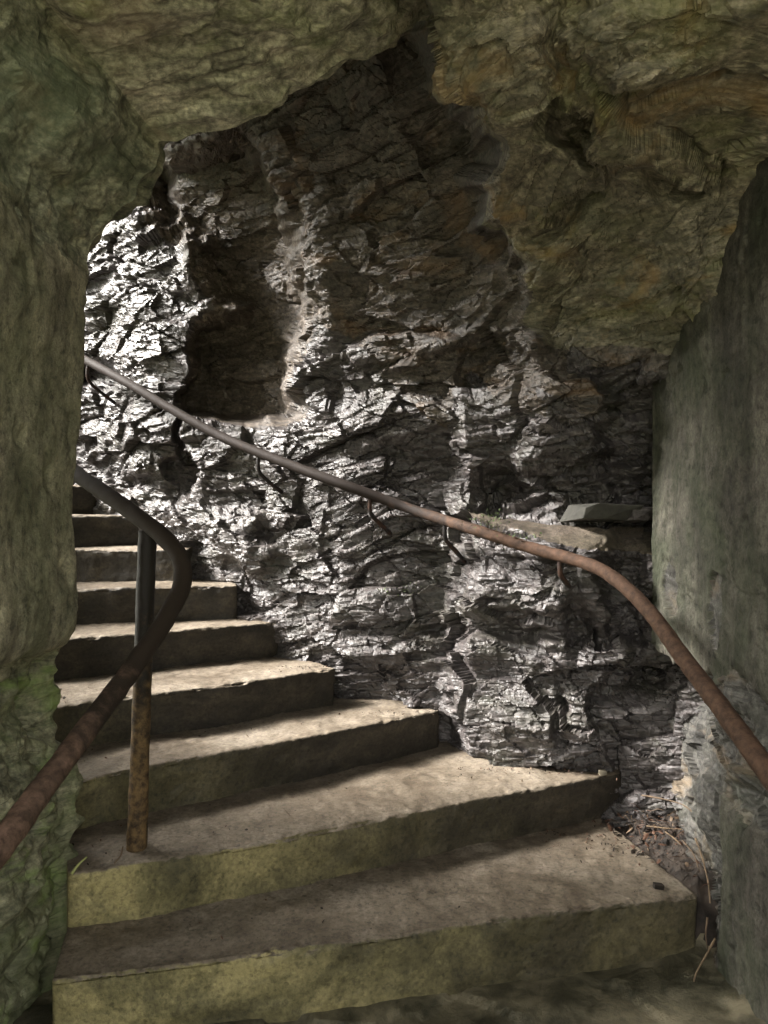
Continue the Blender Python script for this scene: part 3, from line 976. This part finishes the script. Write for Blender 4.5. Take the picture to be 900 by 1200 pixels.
# a low heap of mould under the leaves, in the gap between the end of the first step and the wall
hx, hy = np.meshgrid(np.linspace(.78, 1.22, 60), np.linspace(2.42, 3.2, 90))
hp = np.c_[hx.ravel(), hy.ravel(), np.zeros(hx.size)]
corner = sm(.82, 1.12, hx.ravel() + .45 * (hy.ravel() - 2.85) + .05 * fbm(hp, .1, 3, 901))
hz = Z1 - .10 + .145 * corner + .016 * fbm(hp, .04, 3, 905) * corner - .10 * sm(2.62, 2.44, hy.ravel())
k0 = 0
litter_v = [np.array([a, b, c]) for a, b, c in zip(hx.ravel(), hy.ravel(), hz)]
litter_f = [tuple(f) for f in grid_faces(*hx.shape).tolist()]
for _ in range(520):
    x = rng.uniform(.80, 1.16)
    y = 2.5 + .62 * rng.beta(2.2, 1.6)
    c = np.clip((x + .45 * (y - 2.85) - .82) / .3, 0, 1)
    if rng.uniform() > .15 + c: continue
    leaf_quad(np.array([x, y, Z1 + .004 + .045 * c * c + rng.uniform(0, .012)]), rng.choice([.004, .006, .008, .011, .016]), litter_v, litter_f)
for _ in range(170):                                            # fine dark stalks tangled through the heap
    x, y = rng.uniform(.86, 1.14), 2.46 + .68 * rng.beta(2, 1.7)
    cc = np.clip((x + .45 * (y - 2.85) - .82) / .3, 0, 1)
    if rng.uniform() > .1 + cc: continue
    p0 = np.array([x, y, Z1 + .008 + .05 * cc * cc])
    an, ln, th = rng.uniform(0, 6.28), rng.uniform(.02, .085), rng.uniform(.0008, .0017)
    dv = np.array([math.cos(an), math.sin(an), rng.normal(0, .35)]) * ln
    sd = np.array([-math.sin(an), math.cos(an), 0]) * th
    mdv = p0 + dv * .5 + np.array([0, 0, rng.uniform(0, .012)])
    k = len(litter_v)
    up_ = np.array([0, 0, th * 1.6])
    litter_v += [p0 - sd, p0 + sd, p0 + up_, mdv - sd, mdv + sd, mdv + up_, p0 + dv]
    litter_f += [(k, k + 1, k + 4, k + 3), (k + 1, k + 2, k + 5, k + 4), (k + 2, k, k + 3, k + 5), (k + 3, k + 4, k + 6), (k + 4, k + 5, k + 6), (k + 5, k + 3, k + 6)]
for _ in range(420):                                            # crumbs along the foot of the rock on the treads
    n = random.choice([1, 1, 1, 2, 2, 3, 4])
    a0, b0 = {1: ((.55, 2.98), (1.02, 2.85)), 2: ((.30, 3.16), (.93, 3.12)), 3: ((-.15, 3.40), (.22, 3.38)), 4: ((-.52, 3.50), (-.26, 3.50))}[n]
    k = rng.uniform()
    leaf_quad(np.array([a0[0] + (b0[0] - a0[0]) * k, a0[1] + (b0[1] - a0[1]) * k - abs(rng.normal(0, .05 if n > 1 else .09)), EYE + step_z(n) + .009]), rng.uniform(.002, .006), litter_v, litter_f)
for _ in range(700):                                            # grit on the treads
    n = random.choice([1, 1, 2, 2, 3, 4])
    e = edge3[n]
    k = rng.uniform(0, len(e) - 1.001)
    i = int(k)
    a0 = e[i] + (e[i + 1] - e[i]) * (k - i)
    t = e[-1] - e[0]
    t = t / np.linalg.norm(t)
    a0 = a0 + np.array([-t[1], t[0]]) * rng.uniform(.03, {1: .6, 2: .45, 3: .3, 4: .25}[n])
    if a0[0] > .95: continue
    leaf_quad(np.array([a0[0], a0[1], EYE + step_z(n) + .006]), .0012 + .006 * rng.uniform() ** 3, litter_v, litter_f)
lit = mesh_obj('leaf_litter', litter_v, litter_f, M['litter'], smooth=False)
lit.data.materials.append(M['dead_leaf'])
lit.data.materials.append(M['twig'])
nb_ = len(grid_faces(*hx.shape))
mi = np.zeros(len(lit.data.polygons), np.int32)
leaf_id = (np.arange(len(mi)) - nb_) // 6
mi = np.where(np.arange(len(mi)) < nb_, 0, np.array([0, 0, 0, 1, 1, 2])[(leaf_id * 7919) % 6])
lit.data.polygons.foreach_set('material_index', mi.astype(np.int32))
tag(lit, 'dark damp leaf litter heaped in the corner at the end of the first step', 'leaf litter', kind='stuff')

ZF = EYE - 1.436
twigs = [
    ([(758, 968, 2.84), (775, 970, 2.80), (800, 972, 2.76)], .0032, 'pale_twig', 'short pale straw lying level on top of the leaf heap'),
    ([(815, 983, 2.68), (823, 1005, 2.60), (830, 1035, 2.52), (832, 1058, 2.45)], .0036, 'pale_twig', 'pale curved twig bending down over the end of the lowest step'),
    ([(829, 1075, 2.42), (827, 1095, 2.40), (829, 1112, 2.385)], .0032, 'twig', 'thin twig dangling in the dark gap beside the lowest step'),
    ([(838, 1100, 2.36), (826, 1122, 2.33), (816, 1140, 2.31), (811, 1158, 2.30)], .0036, 'pale_twig', 'bent twig propped on the floor against the rendered wall foot'),
    ([(752, 932, 2.95), (775, 936, 2.90), (800, 943, 2.84), (812, 952, 2.78)], .0036, 'twig', 'dark twig arching over the top of the leaf heap against the rock'),
    ([(800, 985, 2.72), (812, 1000, 2.66), (820, 1022, 2.58)], .0028, 'twig', 'brown twig sloping down in the middle of the leaf heap'),
    ([(780, 975, 2.78), (792, 984, 2.74), (798, 990, 2.70)], .0026, 'pale_twig', 'tiny pale stick below the level straw on the leaf heap'),
    ([(134, 1012, 2.30), (141, 1003, 2.31), (144, 992, 2.33)], .0035, 'twig', 'small grey stick leaning beside the post foot on the second step'),
]
for i, (pts, r, m, lab) in enumerate(twigs):
    w = [P(*q) for q in pts]
    o = tube('twig', catmull(w, 22), np.linspace(r, r * .6, 22), M[m], None, 8, .25, .02, 40 + i)
    tag(o, lab, 'twig', 'twigs caught on the steps', 'thing')

o = tube('grass_stem', catmull([P(84, 1024, 2.24), P(92, 1013, 2.25), P(102, 1004, 2.26)], 12), np.linspace(.005, .0025, 12), M['grass_blade'], None, 8)
tag(o, 'pale yellow grass stem lying at the mossy end of the second step', 'grass stem', kind='thing')


def stone(name, c, size, seed, mat, label, rot=0.0):
    import bmesh
    r = np.random.default_rng(seed)
    q = np.array([(a, b, e) for a in (-1, -.1, 1) for b in (-1, 1) for e in (-1, 1)], float)
    q = (q + r.uniform(-.38, .38, q.shape) * np.array([1, 1, .8])) * np.array(size) * .5
    cr, sr = math.cos(rot), math.sin(rot)
    bm = bmesh.new()
    for v in q: bm.verts.new((v[0] * cr - v[1] * sr, v[0] * sr + v[1] * cr, v[2]))
    res = bmesh.ops.convex_hull(bm, input=bm.verts[:])
    bmesh.ops.delete(bm, geom=list({e for e in res['geom_interior'] + res['geom_unused'] if isinstance(e, bmesh.types.BMVert)}), context='VERTS')
    bmesh.ops.bevel(bm, geom=bm.edges[:], offset=min(size) * .035, segments=1, affect='EDGES')
    bmesh.ops.translate(bm, verts=bm.verts[:], vec=[float(k) for k in c])
    me = bpy.data.meshes.new(name)
    bm.to_mesh(me)
    bm.free()
    me.materials.append(mat)
    o = bpy.data.objects.new(name, me)
    COL.objects.link(o)
    return tag(o, label, 'stone', None, 'thing')


stone('loose_stone', P(700, 601, 3.10), (.23, .18, .062), 951, simple('dark_stone', (.040, .038, .031), .75, .4, 40), 'flat dark loose stone lying on the mortar ledge', .05)['group'] = 'loose stones on the ledge'
stone('loose_stone', P(745, 603, 3.06), (.09, .10, .055), 957, M['wet_slate'], 'small loose stone at the end of the ledge next to the rendered wall', .4)['group'] = 'loose stones on the ledge'
c = P(706, 905, 3.08); c[2] = EYE + step_z(2) + .011
stone('pebble', c, (.026, .022, .018), 961, M['pebble'], 'tiny pale pebble at the far end of the second step')
c = P(772, 1047, 2.5); c[2] = EYE + step_z(1) + .010
stone('pebble', c, (.026, .020, .016), 963, M['litter'], 'tiny dark pebble on the lowest step near its front edge')

lv, lf = [], []
c = P(338, 955, 2.66); c[2] = EYE + step_z(2) + .010
rng = np.random.default_rng(3)
leaf_quad(c, .022, lv, lf)
tag(mesh_obj('dead_leaf', lv, lf, M['dead_leaf'], smooth=False), 'single curled brown dead leaf lying on the second step tread', 'leaf', kind='thing')

lv, lf = [], []
for (px, py, d, nn, rad) in ((572, 608, 3.02, 150, .05), (608, 630, 3.0, 110, .045), (470, 690, 3.36, 40, .05)):
    ctr = P(px, py, d)
    for _ in range(nn):
        leaf_quad(ctr + rng.normal(0, 1, 3) * np.array([rad, .025, rad * .4]), rng.uniform(.002, .006), lv, lf)
tag(mesh_obj('moss', lv, lf, M['moss_leaf'], smooth=False), 'sprinkle of tiny dark green moss leaves under the rounded end of the ledge', 'moss', None, 'stuff')

# ------------------------------------------------------------------ daylight
SUN_EL, SUN_TO = math.radians(38), np.array([-1.0, .04])
world = bpy.data.worlds.new('World')
scene.world = world
world.use_nodes = True
wt = world.node_tree
bg = wt.nodes['Background']
sky = wt.nodes.new('ShaderNodeTexSky')
sky.sky_type = 'NISHITA'
sky.sun_disc = False
sky.sun_elevation = SUN_EL
az = math.atan2(SUN_TO[0], SUN_TO[1])
sky.sun_rotation = az
sky.dust_density = 4.0
hsv = wt.nodes.new('ShaderNodeHueSaturation')
hsv.inputs['Saturation'].default_value = .12
wt.links.new(sky.outputs[0], hsv.inputs['Color'])
haze_tint = wt.nodes.new('ShaderNodeMix')
haze_tint.data_type = 'RGBA'
haze_tint.blend_type = 'MULTIPLY'
haze_tint.inputs[0].default_value = 1.0
haze_tint.inputs[7].default_value = (1.0, .98, .91, 1)
wt.links.new(hsv.outputs[0], haze_tint.inputs[6])
wt.links.new(haze_tint.outputs[2], bg.inputs['Color'])
bg.inputs['Strength'].default_value = .14
su = bpy.data.lights.new('sun', 'SUN')
su.energy = 1.7
su.angle = math.radians(13)
su.color = (1.0, .96, .92)
so = bpy.data.objects.new('sun', su)
COL.objects.link(so)
t = SUN_TO / np.linalg.norm(SUN_TO)
to = Vector((t[0] * math.cos(SUN_EL), t[1] * math.cos(SUN_EL), math.sin(SUN_EL)))
so.rotation_euler = to.to_track_quat('Z', 'Y').to_euler()

# ------------------------------------------------------------------ camera
cam = bpy.data.cameras.new('camera')
cam.sensor_fit = 'VERTICAL'
cam.sensor_height = 24
cam.lens = 24 * F / 1200
cam.shift_y = -2 / 1200
cam.clip_start = .02
cam.clip_end = 1000
co = bpy.data.objects.new('camera', cam)
co.location = (0, 0, EYE)
co.rotation_euler = (math.radians(90), 0, 0)
COL.objects.link(co)
scene.camera = co
scene.view_settings.view_transform = 'Standard'
scene.view_settings.look = 'None'
scene.view_settings.exposure = 3.15
scene.view_settings.gamma = 1
scene.cycles.use_denoising = True
scene.cycles.max_bounces = 8
scene.cycles.diffuse_bounces = 5
